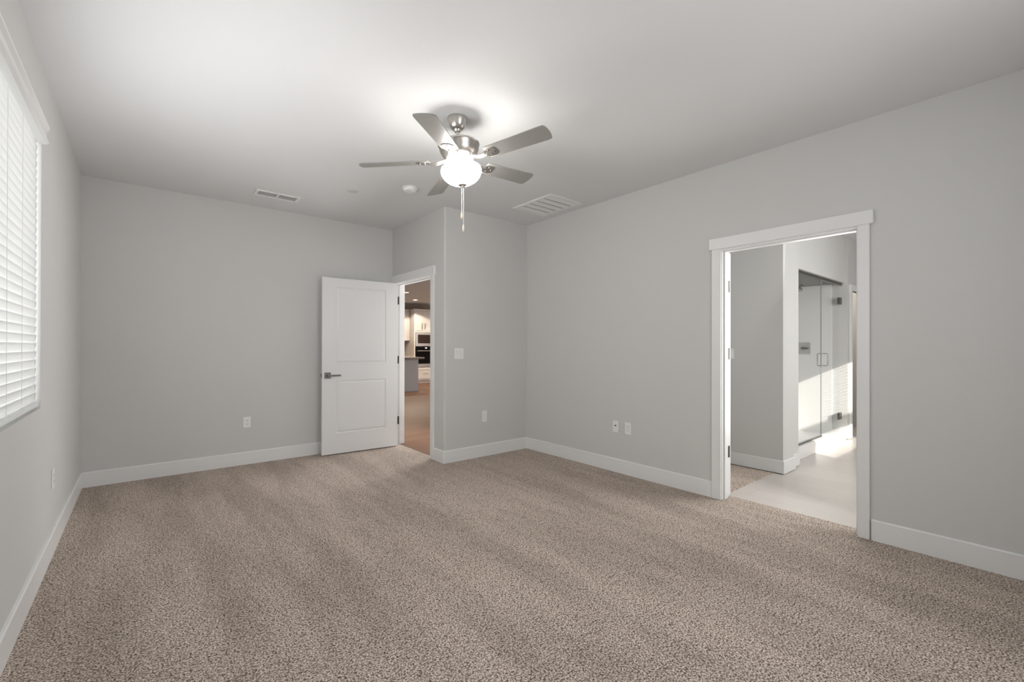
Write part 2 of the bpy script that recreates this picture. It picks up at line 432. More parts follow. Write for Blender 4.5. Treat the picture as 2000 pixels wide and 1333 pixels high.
bm = bmesh.new()
for (y0, y1) in ((D2A - 0.068, D2A - 0.004), (D2B + 0.004, D2B + 0.078)): bx(bm, XR - 0.018, XR, y0, y1, 0, DH + 0.012)
bx(bm, XR - 0.025, XR, D2A - 0.088, D2B + 0.098, DH + 0.012, DH + 0.100)
struct('casing', bm, M['trim'], tr, bevel=0.002)
bm = bmesh.new()
bx(bm, 7.90, 7.96, 1.754, 1.772, 0, 2.03); bx(bm, 7.88, 8.78, 1.752, 1.772, 2.03, 2.11); bx(bm, 8.70, 8.76, 1.754, 1.772, 0, 2.03)
bx(bm, 7.945, 7.96, 1.772, 1.81, 0, 2.03); bx(bm, 7.945, 8.715, 1.772, 1.81, 2.03, 2.045)
struct('trim_3', bm, M['trim'])

# ------------------------------------------------------------------ doors
def panel_leaf(w, h, t, panels, depth=0.009):
    """leaf in local coords: x 0..w from hinge, y 0..t (y=0 is the face), z 0..h, with raised panels on both faces"""
    bm = bmesh.new()
    xs = sorted({0, w} | {p[0] for p in panels} | {p[1] for p in panels})
    zs = sorted({0, h} | {p[2] for p in panels} | {p[3] for p in panels})
    for face, s in ((0.0, 1), (t, -1)):
        grid = {}
        for x in xs:
            for z in zs: grid[(x, z)] = bm.verts.new((x, face, z))
        for x0, x1 in zip(xs[:-1], xs[1:]):
            for z0, z1 in zip(zs[:-1], zs[1:]):
                if any(p[0] <= x0 and x1 <= p[1] and p[2] <= z0 and z1 <= p[3] for p in panels):
                    loop = [grid[(x0, z0)], grid[(x1, z0)], grid[(x1, z1)], grid[(x0, z1)]]
                    for ins, d in ((0.005, depth), (0.012, depth), (0.030, depth * 0.25), (0.034, depth * 0.25)):
                        nl = [bm.verts.new((x, face + s * d, z)) for x, z in ((x0 + ins, z0 + ins), (x1 - ins, z0 + ins), (x1 - ins, z1 - ins), (x0 + ins, z1 - ins))]
                        for i in range(4): bm.faces.new((loop[i], loop[(i + 1) % 4], nl[(i + 1) % 4], nl[i]))
                        loop = nl
                    bm.faces.new(loop)
                else:
                    bm.faces.new((grid[(x0, z0)], grid[(x1, z0)], grid[(x1, z1)], grid[(x0, z1)]))
    for a, b in (((0, 0), (w, 0)), ((w, 0), (w, h)), ((w, h), (0, h)), ((0, h), (0, 0))):
        bm.faces.new([bm.verts.new((a[0], 0, a[1])), bm.verts.new((b[0], 0, b[1])), bm.verts.new((b[0], t, b[1])), bm.verts.new((a[0], t, a[1]))])
    bmesh.ops.remove_doubles(bm, verts=bm.verts[:], dist=1e-5)
    return bm

PAN = [(0.150, 0.742, 1.035, 1.925), (0.150, 0.742, 0.232, 0.838)]
d1 = struct('door_1', panel_leaf(0.893, 2.02, 0.035, PAN), M['door'])
d1['label'] = 'white two panel entry door standing open against the back wall'; d1['category'] = 'door'
d1.location = (X1 - 0.024, 5.240, 0.012)
d1.rotation_euler = (0, 0, PI + math.radians(-2.6))
# in local coords the visible face (towards the camera, world -y) is y = t
hd = struct('door_handle', box(0.800, 0.868, 0.035, 0.045, 0.868, 0.936), M['nickel_dark'], d1, bevel=0.002)
bm = bmesh.new(); tube(bm, [(0.834, 0.040, 0.902), (0.834, 0.082, 0.902)], 0.011, 16)
struct('lever_neck', bm, M['nickel_dark'], hd, smooth=True)
struct('lever', box(0.700, 0.845, 0.074, 0.090, 0.893, 0.911), M['nickel_dark'], hd, bevel=0.003)
hb = struct('door_handle', box(0.800, 0.868, -0.010, 0.0, 0.868, 0.936), M['nickel_dark'], d1, bevel=0.002)
struct('lever', boxes([(0.823, 0.845, -0.07, -0.01, 0.892, 0.912), (0.700, 0.845, -0.085, -0.070, 0.893, 0.911)]), M['nickel_dark'], hb, bevel=0.002)
bm = box(0.893, 0.8945, 0.006, 0.029, 0.874, 0.930); bx(bm, 0.893, 0.905, 0.011, 0.024, 0.892, 0.912)
struct('latch', bm, M['nickel_dark'], d1)
for hz in (1.82, 1.08, 0.325):
    bm = bmesh.new(); tube(bm, [(-0.013, 0.038, hz - 0.048 - 0.012), (-0.013, 0.038, hz + 0.048 - 0.012)], 0.008, 12)
    bx(bm, -0.013, 0.0, 0.002, 0.036, hz - 0.06, hz + 0.036)
    struct('hinge', bm, M['hinge'], d1)
d2 = struct('door_2', panel_leaf(0.875, 2.02, 0.035, PAN), M['door'])
d2['label'] = 'white bathroom door folded back, only its hinge edge showing at the right doorway'; d2['category'] = 'door'
d2.location = (4.226, 1.722, 0.012); d2.rotation_euler = (0, 0, math.radians(86.5))
for hz in (1.75, 1.19, 0.375):
    struct('hinge', boxes([(-0.010, 0.0, 0.028, 0.058, hz - 0.06, hz + 0.036)]), M['hinge'], d2)

# ------------------------------------------------------------------ window with blinds
def make_window(name, y0, y1, z0, z1, label):
    w = struct(name, boxes([(-0.150, -0.085, y0, y0 + 0.045, z0, z1), (-0.150, -0.085, y1 - 0.045, y1, z0, z1),
                            (-0.150, -0.085, y0 + 0.045, y1 - 0.045, z0, z0 + 0.045), (-0.150, -0.085, y0 + 0.045, y1 - 0.045, z1 - 0.045, z1),
                            (-0.140, -0.095, (y0 + y1) / 2 - 0.025, (y0 + y1) / 2 + 0.025, z0 + 0.045, z1 - 0.045)]), M['trim'])
    w['label'] = label; w['category'] = 'window'
    struct('pane', boxes([(-0.120, -0.116, y0 + 0.045, (y0 + y1) / 2 - 0.025, z0 + 0.045, z1 - 0.045), (-0.120, -0.116, (y0 + y1) / 2 + 0.025, y1 - 0.045, z0 + 0.045, z1 - 0.045)]), M['glass'], w)
    return w
w1 = make_window('window_1', WA0, WA1, WZ0, WZ1, 'window in the left wall behind the white blinds')
make_window('window_2_added', WB0, WB1, WZ0, WZ1, 'added unseen window in the left wall beside the viewer')  # unseen window, added as an opening for fill light
w4 = struct('window_4_added', boxes([(WC0, WC0 + 0.045, YN - 0.15, YN - 0.085, WZ0, WZ1), (WC1 - 0.045, WC1, YN - 0.15, YN - 0.085, WZ0, WZ1), (WC0 + 0.045, WC1 - 0.045, YN - 0.15, YN - 0.085, WZ0, WZ0 + 0.045),
                               (WC0 + 0.045, WC1 - 0.045, YN - 0.15, YN - 0.085, WZ1 - 0.045, WZ1)]), M['trim'])
w4['label'] = 'added unseen window in the wall behind the viewer'; w4['category'] = 'window'  # added to go with the fill lamp behind the camera
struct('pane', box(WC0 + 0.045, WC1 - 0.045, YN - 0.12, YN - 0.116, WZ0 + 0.045, WZ1 - 0.045), M['glass'], w4)

bl = thing('window_blind', 'white horizontal slat blind closed over the left wall window', 'blind', (0, (WA0 + WA1) / 2, WZ0))
def local(o, bm):
    bmesh.ops.translate(bm, verts=bm.verts[:], vec=-Vector(o.location)); return bm
# valance: crown profile with a return at the far end
bm = bmesh.new()
prof = [(-0.012, 2.318), (0.018, 2.318), (0.030, 2.330), (0.021, 2.345), (0.021, 2.385), (0.032, 2.402), (0.032, 2.412), (-0.012, 2.412)]
a = [bm.verts.new((x, WA0 + 0.01, z)) for x, z in prof]; b = [bm.verts.new((x, WA1 - 0.012, z)) for x, z in prof]
for i in range(len(prof)):
    j = (i + 1) % len(prof); bm.faces.new((a[i], a[j], b[j], b[i]))
bm.faces.new(a[::-1]); bm.faces.new(b)
obj('valance', local(bl, bm), M['trim'], bl)
obj('headrail', local(bl, box(-0.066, -0.016, WA0 + 0.012, WA1 - 0.016, 2.345, 2.405)), M['plastic'], bl)
bm = bmesh.new()
PITCHZ, SW = 0.0435, 0.050
nsl = 32
for i in range(nsl):
    zc = 0.972 + i * PITCHZ
    ang = math.radians(76)
    pts = []
    for k in range(7):
        u = (k / 6 - 0.5); crown = 0.004 * (1 - (2 * u) ** 2)
        # u<0 : window edge (low), u>0 : room edge (high)
        x = -0.020 + SW * u * math.cos(ang) + crown * math.sin(ang)
        z = zc + SW * u * math.sin(ang) - crown * math.cos(ang)
        pts.append((x, z))
    low = [(x - 0.0026 * math.sin(ang), z + 0.0026 * math.cos(ang)) for x, z in pts]
    loop = pts + low[::-1]
    a = [bm.verts.new((x, WA0 + 0.014, z)) for x, z in loop]; b = [bm.verts.new((x, WA1 - 0.018, z)) for x, z in loop]
    n = len(loop)
    for q in range(n): bm.faces.new((a[q], a[(q + 1) % n], b[(q + 1) % n], b[q]))
    bm.faces.new(a[::-1]); bm.faces.new(b)
o = obj('slats', local(bl, bm), M['slat'], bl, smooth=True)
obj('bottom_rail', local(bl, box(-0.050, -0.004, WA0 + 0.014, WA1 - 0.018, 0.924, 0.946)), M['slat'], bl, bevel=0.004)
for yy in (3.355, 3.035, 2.735, 2.2, 1.7):
    bm = bmesh.new()
    tube(bm, [(-0.0105, yy, 0.935), (-0.0105, yy, 2.345)], 0.0008, 6)
    obj('ladder_cord', local(bl, bm), M['slat'], bl)
for yy in (3.035, 2.735):
    bm = bmesh.new()
    lathe(bm, [(0, -0.010), (0.006, -0.008), (0.007, 0.0), (0.0, 0.002)], (-0.02, yy, 0.924), seg=12)
    obj('cord_button', local(bl, bm), M['plastic'], bl)

# bathroom window and blind
w3 = struct('window_3', boxes([(BW0, BW0 + 0.04, YS - 0.10, YS - 0.05, BZ0, BZ1), (BW1 - 0.04, BW1, YS - 0.10, YS - 0.05, BZ0, BZ1),
                               (BW0 + 0.04, BW1 - 0.04, YS - 0.10, YS - 0.05, BZ0, BZ0 + 0.03), (BW0 + 0.04, BW1 - 0.04, YS - 0.10, YS - 0.05, BZ1 - 0.04, BZ1)]), M['trim'])
w3['label'] = 'bathroom window out of view of the bedroom'; w3['category'] = 'window'
b2 = thing('window_blind', 'half raised white slat blind in the bathroom window', 'blind', ((BW0 + BW1) / 2, YS, BZ0))
bm = bmesh.new()
for i in range(17):
    zc = 1.68 + i * 0.042; mt = Matrix.Translation((0, YS - 0.025, zc)) @ Matrix.Rotation(math.radians(-38), 4, 'X')
    bx(bm, BW0 + 0.05, BW1 - 0.05, -0.024, 0.024, -0.0015, 0.0015, mt)
obj('slats', local(b2, bm), M['slat'], b2)
obj('bottom_rail', local(b2, box(BW0 + 0.05, BW1 - 0.05, YS - 0.05, YS - 0.002, 1.51, 1.65)), M['slat'], b2)

# ------------------------------------------------------------------ wall plates
def plate_on(normal, pos, w, h, name, label, cat, kind, group=None):
    """plate centred at pos on a wall whose face looks along `normal`"""
    n = Vector(normal); ux = Vector((0, 0, 1)).cross(n)
    mt = Matrix(((ux.x, 0, n.x, pos[0]), (ux.y, 0, n.y, pos[1]), (0, 1, n.z, pos[2]), (0, 0, 0, 1)))
    root = thing(name, label, cat, pos)
    root.matrix_world = mt
    obj('plate', box(-w / 2, w / 2, -h / 2, h / 2, 0, 0.006), M['plastic'], root, bevel=0.003)
    if kind == 'duplex':
        for s in (-1, 1):
            bm = bmesh.new(); lathe(bm, [(0.0165, 0), (0.0165, 0.0022), (0, 0.0022)], (0, s * 0.0195, 0.006), seg=20)
            r = obj('receptacle', bm, M['plastic'], root, smooth=True)
            bm = boxes([(-0.008, -0.0055, s * 0.0195 - 0.002, s * 0.0195 + 0.007, 0.0078, 0.0086), (0.0055, 0.008, s * 0.0195 - 0.002, s * 0.0195 + 0.007, 0.0078, 0.0086),
                        (-0.0025, 0.0025, s * 0.0195 - 0.010, s * 0.0195 - 0.005, 0.0078, 0.0086)])
            obj('slots', bm, M['plate_hole'], r)
    elif kind == 'decora':
        r = obj('receptacle', box(-0.0165, 0.0165, -0.0335, 0.0335, 0.006, 0.0082), M['vent'], root, bevel=0.001)
        bm = bmesh.new()
        for s in (-1, 1):
            for q in ((-0.007, -0.005), (0.005, 0.007)): bx(bm, q[0], q[1], s * 0.017 - 0.001, s * 0.017 + 0.006, 0.0080, 0.0087)
            bx(bm, -0.002, 0.002, s * 0.017 - 0.009, s * 0.017 - 0.005, 0.0080, 0.0087)
        obj('slots', bm, M['plate_hole'], r)
    elif kind == 'coax':
        bm = bmesh.new(); lathe(bm, [(0.008, 0), (0.008, 0.003), (0.0048, 0.003), (0.0048, 0.012), (0, 0.012)], (0, 0.010, 0.006), seg=16)
        obj('cable_jack', bm, M['nickel_dark'], root, smooth=True)
    elif kind == 'switches':
        for sx, tilt in ((-0.0235, 5), (0.0235, -5)):
            r = obj('rocker', box(-0.0165, 0.0165, -0.0335, 0.0335, -0.003, 0.004, Matrix.Translation((sx, 0, 0.007)) @ Matrix.Rotation(math.radians(tilt), 4, 'X')), M['vent'], root, bevel=0.001)
    elif kind == 'switch':
        obj('rocker', box(-0.0165, 0.0165, -0.0335, 0.0335, -0.003, 0.004, Matrix.Translation((0, 0, 0.007)) @ Matrix.Rotation(math.radians(5), 4, 'X')), M['plastic'], root, bevel=0.001)
    elif kind == 'blank':
        obj('insert', box(-0.0165, 0.0165, -0.0335, 0.0335, 0.006, 0.0078), M['vent'], root, bevel=0.001)
    return root
plate_on((0, -1, 0), (1.267, YB, 0.443), 0.070, 0.114, 'wall_outlet', 'white duplex outlet low on the back wall left of the open door', 'outlet', 'duplex')
plate_on((0, -1, 0), (3.075, Y1, 1.170), 0.118, 0.117, 'light_switch', 'white double rocker light switch on the short wall beside the entry doorway', 'switch', 'switches')
plate_on((0, -1, 0), (3.419, Y1, 0.453), 0.070, 0.125, 'wall_outlet', 'white outlet plate low on the short wall below the double light switch', 'outlet', 'blank')
plate_on((-1, 0, 0), (XR, 2.774, 0.452), 0.072, 0.116, 'cable_outlet', 'white cable plate with a dark jack, farther one of the pair on the right wall', 'outlet', 'coax')
plate_on((-1, 0, 0), (XR, 2.629, 0.452), 0.072, 0.116, 'wall_outlet', 'white rectangular outlet nearer to the bathroom doorway on the right wall', 'outlet', 'decora')
plate_on((1, 0, 0), (0, 3.850, 0.441), 0.072, 0.120, 'wall_outlet', 'white outlet seen edge on, low on the left wall between window and back corner', 'outlet', 'decora')
plate_on((-1, 0, 0), (XC, 2.200, 1.175), 0.072, 0.110, 'light_switch', 'single white switch on the closet wall seen through the bathroom doorway', 'switch', 'switch')

# ------------------------------------------------------------------ ceiling fittings
# supply register
vx0, vx1, vy0, vy1 = 1.245, 1.640, 4.800, 4.978
v = thing('supply_vent', 'white rectangular supply register with dark louvres on the ceiling near the back wall', 'vent', ((vx0 + vx1) / 2, (vy0 + vy1) / 2, H))
obj('frame', local(v, boxes([(vx0, vx1, vy0, vy0 + 0.028, H - 0.010, H), (vx0, vx1, vy1 - 0.028, vy1, H - 0.010, H), (vx0, vx0 + 0.028, vy0 + 0.028, vy1 - 0.028, H - 0.010, H), (vx1 - 0.028, vx1, vy0 + 0.028, vy1 - 0.028, H - 0.010, H),
     ((vx0 + vx1) / 2 - 0.008, (vx0 + vx1) / 2 + 0.008, vy0 + 0.028, vy1 - 0.028, H - 0.010, H)])), M['vent'], v, bevel=0.002)
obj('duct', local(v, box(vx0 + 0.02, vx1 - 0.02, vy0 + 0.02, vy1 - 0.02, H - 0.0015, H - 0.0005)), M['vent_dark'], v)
bm = bmesh.new()
for half in (0, 1):
    x0 = vx0 + 0.03 if half == 0 else (vx0 + vx1) / 2 + 0.010
    x1 = (vx0 + vx1) / 2 - 0.010 if half == 0 else vx1 - 0.03
    for k in range(8):
        yy = vy0 + 0.036 + k * 0.0152
        bx(bm, x0, x1, -0.006, 0.006, -0.0006, 0.0006, Matrix.Translation((0, yy, H - 0.005)) @ Matrix.Rotation(math.radians(40), 4, 'X'))
obj('louvres', local(v, bm), M['vent'], v)
# return grille
gx0, gx1, gy0, gy1 = 3.470, 3.922, 3.100, 3.682
g = thing('return_grille', 'large square white return air grille on the ceiling by the right wall', 'vent', ((gx0 + gx1) / 2, (gy0 + gy1) / 2, H))
obj('frame', local(g, boxes([(gx0, gx1, gy0, gy0 + 0.03, H - 0.014, H), (gx0, gx1, gy1 - 0.03, gy1, H - 0.014, H), (gx0, gx0 + 0.03, gy0 + 0.03, gy1 - 0.03, H - 0.014, H), (gx1 - 0.03, gx1, gy0 + 0.03, gy1 - 0.03, H - 0.014, H)])), M['vent'], g, bevel=0.003)
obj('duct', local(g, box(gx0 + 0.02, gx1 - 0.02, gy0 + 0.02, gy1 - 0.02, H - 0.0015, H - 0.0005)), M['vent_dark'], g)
bm = bmesh.new()
nb = 5
for k in range(nb):
    y0 = gy0 + 0.03 + k * (gy1 - gy0 - 0.06) / nb; y1 = gy0 + 0.03 + (k + 1) * (gy1 - gy0 - 0.06) / nb
    bx(bm, gx0 + 0.03, gx1 - 0.03, y0 + 0.009, y1 - 0.009, H - 0.011, H - 0.007)
    for q in range(1, 7):
        yy = y0 + q * (y1 - y0) / 7
        bx(bm, gx0 + 0.03, gx1 - 0.03, yy - 0.004, yy + 0.004, H - 0.0125, H - 0.011)
obj('louvres', local(g, bm), M['vent'], g)
# smoke detector, round cover plate
s = thing('smoke_detector', 'round white smoke detector on the ceiling behind the fan', 'smoke detector', (2.353, 3.848, H))
bm = bmesh.new(); lathe(bm, [(0.072, 0), (0.074, -0.004), (0.073, -0.012), (0.064, -0.014), (0.062, -0.026), (0.050, -0.036), (0.0, -0.038)], (0, 0, 0))
obj('body', bm, M['plastic'], s, smooth=True)
bm = bmesh.new(); lathe(bm, [(0.016, -0.0365), (0.016, -0.041), (0.0, -0.042)], (0.018, -0.018, 0), seg=20)
obj('test_button', bm, M['vent'], s, smooth=True)
bm = bmesh.new(); lathe(bm, [(0.050, 0), (0.050, -0.004), (0.046, -0.006), (0.0, -0.006)], (1.968, 4.277, H))
M['cover'] = mat('cover_plate_paint', (0.62, 0.62, 0.615), 0.6)
tag(obj('ceiling_cover_plate', bm, M['cover'], smooth=True), 'small flat round cover on the ceiling between the register and the smoke detector', 'cover plate')

# ------------------------------------------------------------------ ceiling fan
FX, FY = 2.000, 2.478
fan = thing('ceiling_fan', 'brushed nickel five blade ceiling fan with lit frosted bowl and two pull chains', 'ceiling fan', (FX, FY, H))
bm = bmesh.new(); lathe(bm, [(0.063, 0), (0.064, -0.006), (0.062, -0.020), (0.050, -0.052), (0.040, -0.070), (0.034, -0.074), (0.0, -0.074)], (0, 0, 0))
obj('canopy', bm, M['nickel'], fan, smooth=True)
# everything below the canopy ball hangs at a slight lean, as in the photograph
PIV = -0.060
nrm = Vector((-0.0771, 0.0537, 1.0)).normalized()
TILT = Matrix.Translation((0, 0, PIV)) @ Vector((0, 0, 1)).rotation_difference(nrm).to_matrix().to_4x4() @ Matrix.Translation((0, 0, -PIV))
def flathe(prof, seg=48):
    bm = bmesh.new(); lathe(bm, prof, (0, 0, 0), TILT, seg); return bm
obj('ball_joint', flathe([(0.0, -0.066), (0.020, -0.068), (0.026, -0.080), (0.020, -0.092), (0.0125, -0.095)], 24), M['nickel'], fan, smooth=True)
obj('downrod', flathe([(0.0115, -0.062), (0.0115, -0.160), (0.020, -0.162), (0.022, -0.176), (0.0, -0.176)], 20), M['nickel'], fan, smooth=True)
obj('motor_housing', flathe([(0.0, -0.158), (0.085, -0.160), (0.122, -0.166), (0.134, -0.174), (0.136, -0.182), (0.131, -0.188), (0.127, -0.215), (0.112, -0.245), (0.094, -0.268), (0.078, -0.276), (0.0, -0.276)]), M['nickel'], fan, smooth=True)
obj('light_fitter', flathe([(0.0, -0.272), (0.052, -0.274), (0.056, -0.280), (0.050, -0.288), (0.044, -0.300), (0.046, -0.318), (0.0, -0.318)]), M['nickel'], fan, smooth=True)
# arms holding the bowl
for k in range(3):
    bm = bmesh.new()
    a = k * 2 * PI / 3 + 0.6
    c, s_ = math.cos(a), math.sin(a)
    tube(bm, [TILT @ Vector((r * c, r * s_, z)) for r, z in ((0.048, -0.283), (0.066, -0.284), (0.080, -0.292), (0.088, -0.305), (0.094, -0.318))], 0.004, 8)
    obj('bowl_arm', bm, M['nickel'], fan, smooth=True)
bowl_out = [(0.096, -0.312), (0.112, -0.317), (0.127, -0.328), (0.133, -0.345), (0.130, -0.365), (0.118, -0.390), (0.096, -0.412), (0.066, -0.429), (0.030, -0.437), (0.0, -0.438)]
bowl_in = [(0.0, -0.434), (0.030, -0.433), (0.064, -0.425), (0.093, -0.408), (0.114, -0.387), (0.126, -0.364), (0.129, -0.345), (0.123, -0.331), (0.110, -0.321), (0.096, -0.312)]
bowl_bm = flathe(bowl_out)
for f_ in bowl_bm.faces: f_.material_index = 0
nf = len(bowl_bm.faces); lathe(bowl_bm, bowl_in, (0, 0, 0), TILT, 48)
bowl_bm.faces.ensure_lookup_table()
for f_ in bowl_bm.faces[nf:]: f_.material_index = 1
obj('lamp_bowl', bowl_bm, [M['bowl'], M['plastic']], fan, smooth=True)
obj('finial', flathe([(0.0, -0.434), (0.026, -0.436), (0.029, -0.440), (0.022, -0.446), (0.011, -0.449), (0.009, -0.456), (0.0, -0.459)], 24), M['nickel'], fan, smooth=True)
# blades
zb = -0.287
PH = math.radians(75.58)
for k in range(5):
    a = PH + k * 2 * PI / 5
    base = TILT @ Matrix.Rotation(a, 4, 'Z') @ Matrix.Translation((0, 0, zb)) @ Matrix.Rotation(math.radians(-12), 4, 'X')
    poly = [(0.205, -0.052), (0.215, -0.056), (0.60, -0.067), (0.622, -0.065), (0.631, -0.058), (0.638, -0.030), (0.640, 0.0), (0.638, 0.030), (0.631, 0.058), (0.622, 0.065), (0.60, 0.067), (0.215, 0.056), (0.205, 0.052)]
    bm = bmesh.new(); prism(bm, poly, 0.006, base)
    bl_ = obj('blade', bm, M['blade'], fan)
    # bracket: curved arm from the motor to a plate under the blade root
    bm = bmesh.new()
    pl = [(0.185, -0.016), (0.215, -0.036), (0.262, -0.040), (0.278, -0.020), (0.280, 0.0), (0.278, 0.020), (0.262, 0.040), (0.215, 0.036), (0.185, 0.016)]
    prism(bm, pl, 0.004, base @ Matrix.Translation((0, 0, -0.0045)))
    b0 = TILT @ Matrix.Rotation(a, 4, 'Z')
    for sy in (-0.013, 0.013):
        tube(bm, [b0 @ Vector(p) for p in ((0.080, sy, -0.272), (0.110, sy, -0.280), (0.145, sy * 1.2, -0.291), (0.175, sy * 1.2, -0.293), (0.200, sy, zb - 0.004))], 0.007, 8)
    br = obj('blade_bracket', bm, M['nickel'], bl_, smooth=True)
    for (sx, sy) in ((0.230, -0.022), (0.230, 0.022), (0.262, 0.0)):
        bm = bmesh.new(); lathe(bm, [(0.006, -0.0045), (0.005, -0.0075), (0.0, -0.008)], (sx, sy, 0), base, 10)
        obj('screw', bm, M['nickel_dark'], bl_)
# pull chains hang plumb from the finial
fin = TILT @ Vector((0, 0, -0.452))
for dx, zk, zt in ((-0.006, 2.122, 2.080), (0.006, 2.045, 1.996)):
    p = fin + R0 * dx
    bm = bmesh.new()
    tube(bm, [p, (p.x, p.y, zk - H)], 0.0016, 6)
    ch = obj('pull_chain', bm, M['plastic'], fan)
    bm = bmesh.new(); L_ = zk - zt
    lathe(bm, [(0.0, 0.0), (0.003, -0.001), (0.006, -0.3 * L_), (0.0075, -0.65 * L_), (0.005, -0.95 * L_), (0.0, -L_)], (p.x, p.y, zk - H), seg=14)
    obj('pull_knob', bm, M['knob'], ch, smooth=True)
# bulbs inside the bowl
for k in range(3):
    a = k * 2 * PI / 3 + 1.6
    p = TILT @ Vector((0.062 * math.cos(a), 0.062 * math.sin(a), -0.322))
    lamp('fan_bulb', 'POINT', (FX + p.x, FY + p.y, H + p.z), 1.2, (1.0, 0.95, 0.88), radius=0.02)

# ------------------------------------------------------------------ shower
GYP = 1.850
sh = thing('shower_enclosure', 'frameless glass shower enclosure with swing door in the bathroom', 'shower', (6.8, GYP, 0))
obj('curb', local(sh, box(5.80, 7.80, 1.790, 1.900, -0.008, 0.128)), M['shower'], sh, bevel=0.004)
obj('header_rail', local(sh, box(5.80, 7.80, GYP - 0.016, GYP + 0.016, 2.095, 2.125)), M['nickel_dark'], sh)
obj('fixed_panel', local(sh, box(5.81, 6.975, GYP - 0.005, GYP + 0.005, 0.134, 2.095)), M['glass'], sh)
dr = obj('glass_door', local(sh, box(6.985, 7.735, GYP - 0.005, GYP + 0.005, 0.140, 2.090)), M['glass'], sh)
obj('panel_edge', local(sh, box(6.976, 6.984, GYP - 0.005, GYP + 0.005, 0.134, 2.090)), M['glass_edge'], dr)
obj('bottom_channel', local(sh, box(5.81, 6.98, GYP - 0.012, GYP + 0.012, 0.128, 0.142)), M['nickel_dark'], sh)
for hz in (1.88, 0.31):
    obj('hinge', local(sh, boxes([(7.70, 7.80, GYP - 0.013, GYP + 0.013, hz - 0.045, hz + 0.045)])), M['nickel_dark'], dr, bevel=0.002)
bm = bmesh.new()
for s_ in (-1, 1):
    pts = [(7.035, GYP + s_ * 0.004, 1.165), (7.035, GYP + s_ * 0.048, 1.165), (7.035, GYP + s_ * 0.056, 1.157), (7.035, GYP + s_ * 0.056, 1.023), (7.035, GYP + s_ * 0.048, 1.015), (7.035, GYP + s_ * 0.004, 1.015)]
    tube(bm, pts, 0.0075, 10)
obj('handle', local(sh, bm), M['chrome'], dr, smooth=True)
obj('shower_pan', local(sh, box(5.80, 7.80, 1.90, 2.76, -0.008, 0.045)), M['shower'], sh)
struct('wall_surround', boxes([(7.77, 7.80, 1.945, 2.76, 0.045, 2.12), (5.80, 7.77, 2.73, 2.76, 0.045, 2.12)]), M['shower'])
vv = thing('shower_valve', 'square nickel shower valve with lever on the shower wall', 'shower valve', (7.77, 2.285, 1.232))
obj('escutcheon', box(-0.006, 0, -0.085, 0.085, -0.085, 0.085), M['satin'], vv, bevel=0.004)
bm = bmesh.new(); tube(bm, [(-0.006, 0.0, 0), (-0.05, 0.0, 0)], 0.028, 20)
hn = obj('valve_body', bm, M['nickel'], vv, smooth=True)
obj('lever', box(-0.068, -0.048, -0.075, 0.02, -0.012, 0.012), M['nickel_dark'], hn, bevel=0.004)
hdv = thing('showerhead', 'small nickel shower head high on the shower wall', 'shower head', (7.77, 2.30, 2.12))
bm = bmesh.new(); tube(bm, [(0, 0, 0.02), (-0.06, 0, 0.03), (-0.10, 0, 0.015), (-0.125, 0, -0.01)], 0.009, 10)
obj('arm', bm, M['nickel'], hdv, smooth=True)
bm = bmesh.new(); lathe(bm, [(0.012, 0.02), (0.016, 0.0), (0.045, -0.030), (0.047, -0.042), (0.0, -0.044)], (-0.128, 0, -0.02), Matrix.Translation((-0.128, 0, -0.02)) @ Matrix.Rotation(math.radians(20), 4, 'Y') @ Matrix.Translation((0.128, 0, 0.02)), 24)
obj('spray_head', bm, M['nickel'], hdv, smooth=True)

# ------------------------------------------------------------------ kitchen beyond the entry door
KY = 13.70
# island
isl = thing('kitchen_island', 'grey kitchen island with speckled granite top seen through the open door', 'kitchen island', (5.3, 11.9, 0))
obj('body', local(isl, box(4.0, 6.385, 11.35, 12.35, 0.002, 0.905)), M['island'], isl)
obj('base_moulding', local(isl, boxes([(3.98, 6.37, 11.325, 12.37, 0.002, 0.10), (3.99, 6.385, 11.338, 12.36, 0.10, 0.165)])), M['island'], isl, bevel=0.004)
obj('granite_top', local(isl, box(3.9, 6.51, 11.22, 12.5, 0.905, 0.950)), M['granite'], isl, bevel=0.005)
# tall oven cabinet
TX0, TX1 = 7.46, 8.33
tc = thing('oven_cabinet', 'tall white kitchen cabinet housing the microwave and wall oven', 'cabinet', ((TX0 + TX1) / 2, 14.0, 0))
obj('carcass', local(tc, boxes([(TX0, TX0 + 0.04, KY, GY1 - 0.001, 0.10, 2.46), (TX1 - 0.04, TX1, KY, GY1 - 0.001, 0.10, 2.46), (TX0 + 0.04, TX1 - 0.04, KY + 0.40, GY1 - 0.002, 0.547, 1.743),
     (TX0 + 0.04, TX1 - 0.04, KY, GY1 - 0.002, 1.745, 2.46), (TX0 + 0.04, TX1 - 0.04, KY, GY1 - 0.002, 0.10, 0.545), (TX0 + 0.004, TX1 - 0.004, KY + 0.06, GY1 - 0.002, 0.002, 0.10)])), M['cabinet'], tc)
obj('crown', local(tc, boxes([(TX0 - 0.03, TX1 + 0.03, KY - 0.05, GY1 - 0.001, 2.46, 2.52)])), M['cabinet'], tc, bevel=0.01)
def shaker(name, x0, x1, z0, z1, y, parent, root, m=None):
    bm = boxes([(x0, x0 + 0.065, y - 0.02, y, z0, z1), (x1 - 0.065, x1, y - 0.02, y, z0, z1), (x0 + 0.065, x1 - 0.065, y - 0.02, y, z0, z0 + 0.065),
                (x0 + 0.065, x1 - 0.065, y - 0.02, y, z1 - 0.065, z1), (x0 + 0.065, x1 - 0.065, y - 0.008, y, z0 + 0.065, z1 - 0.065)])
    return obj(name, local(root, bm), m or M['cabinet'], parent)
xm = 7.787
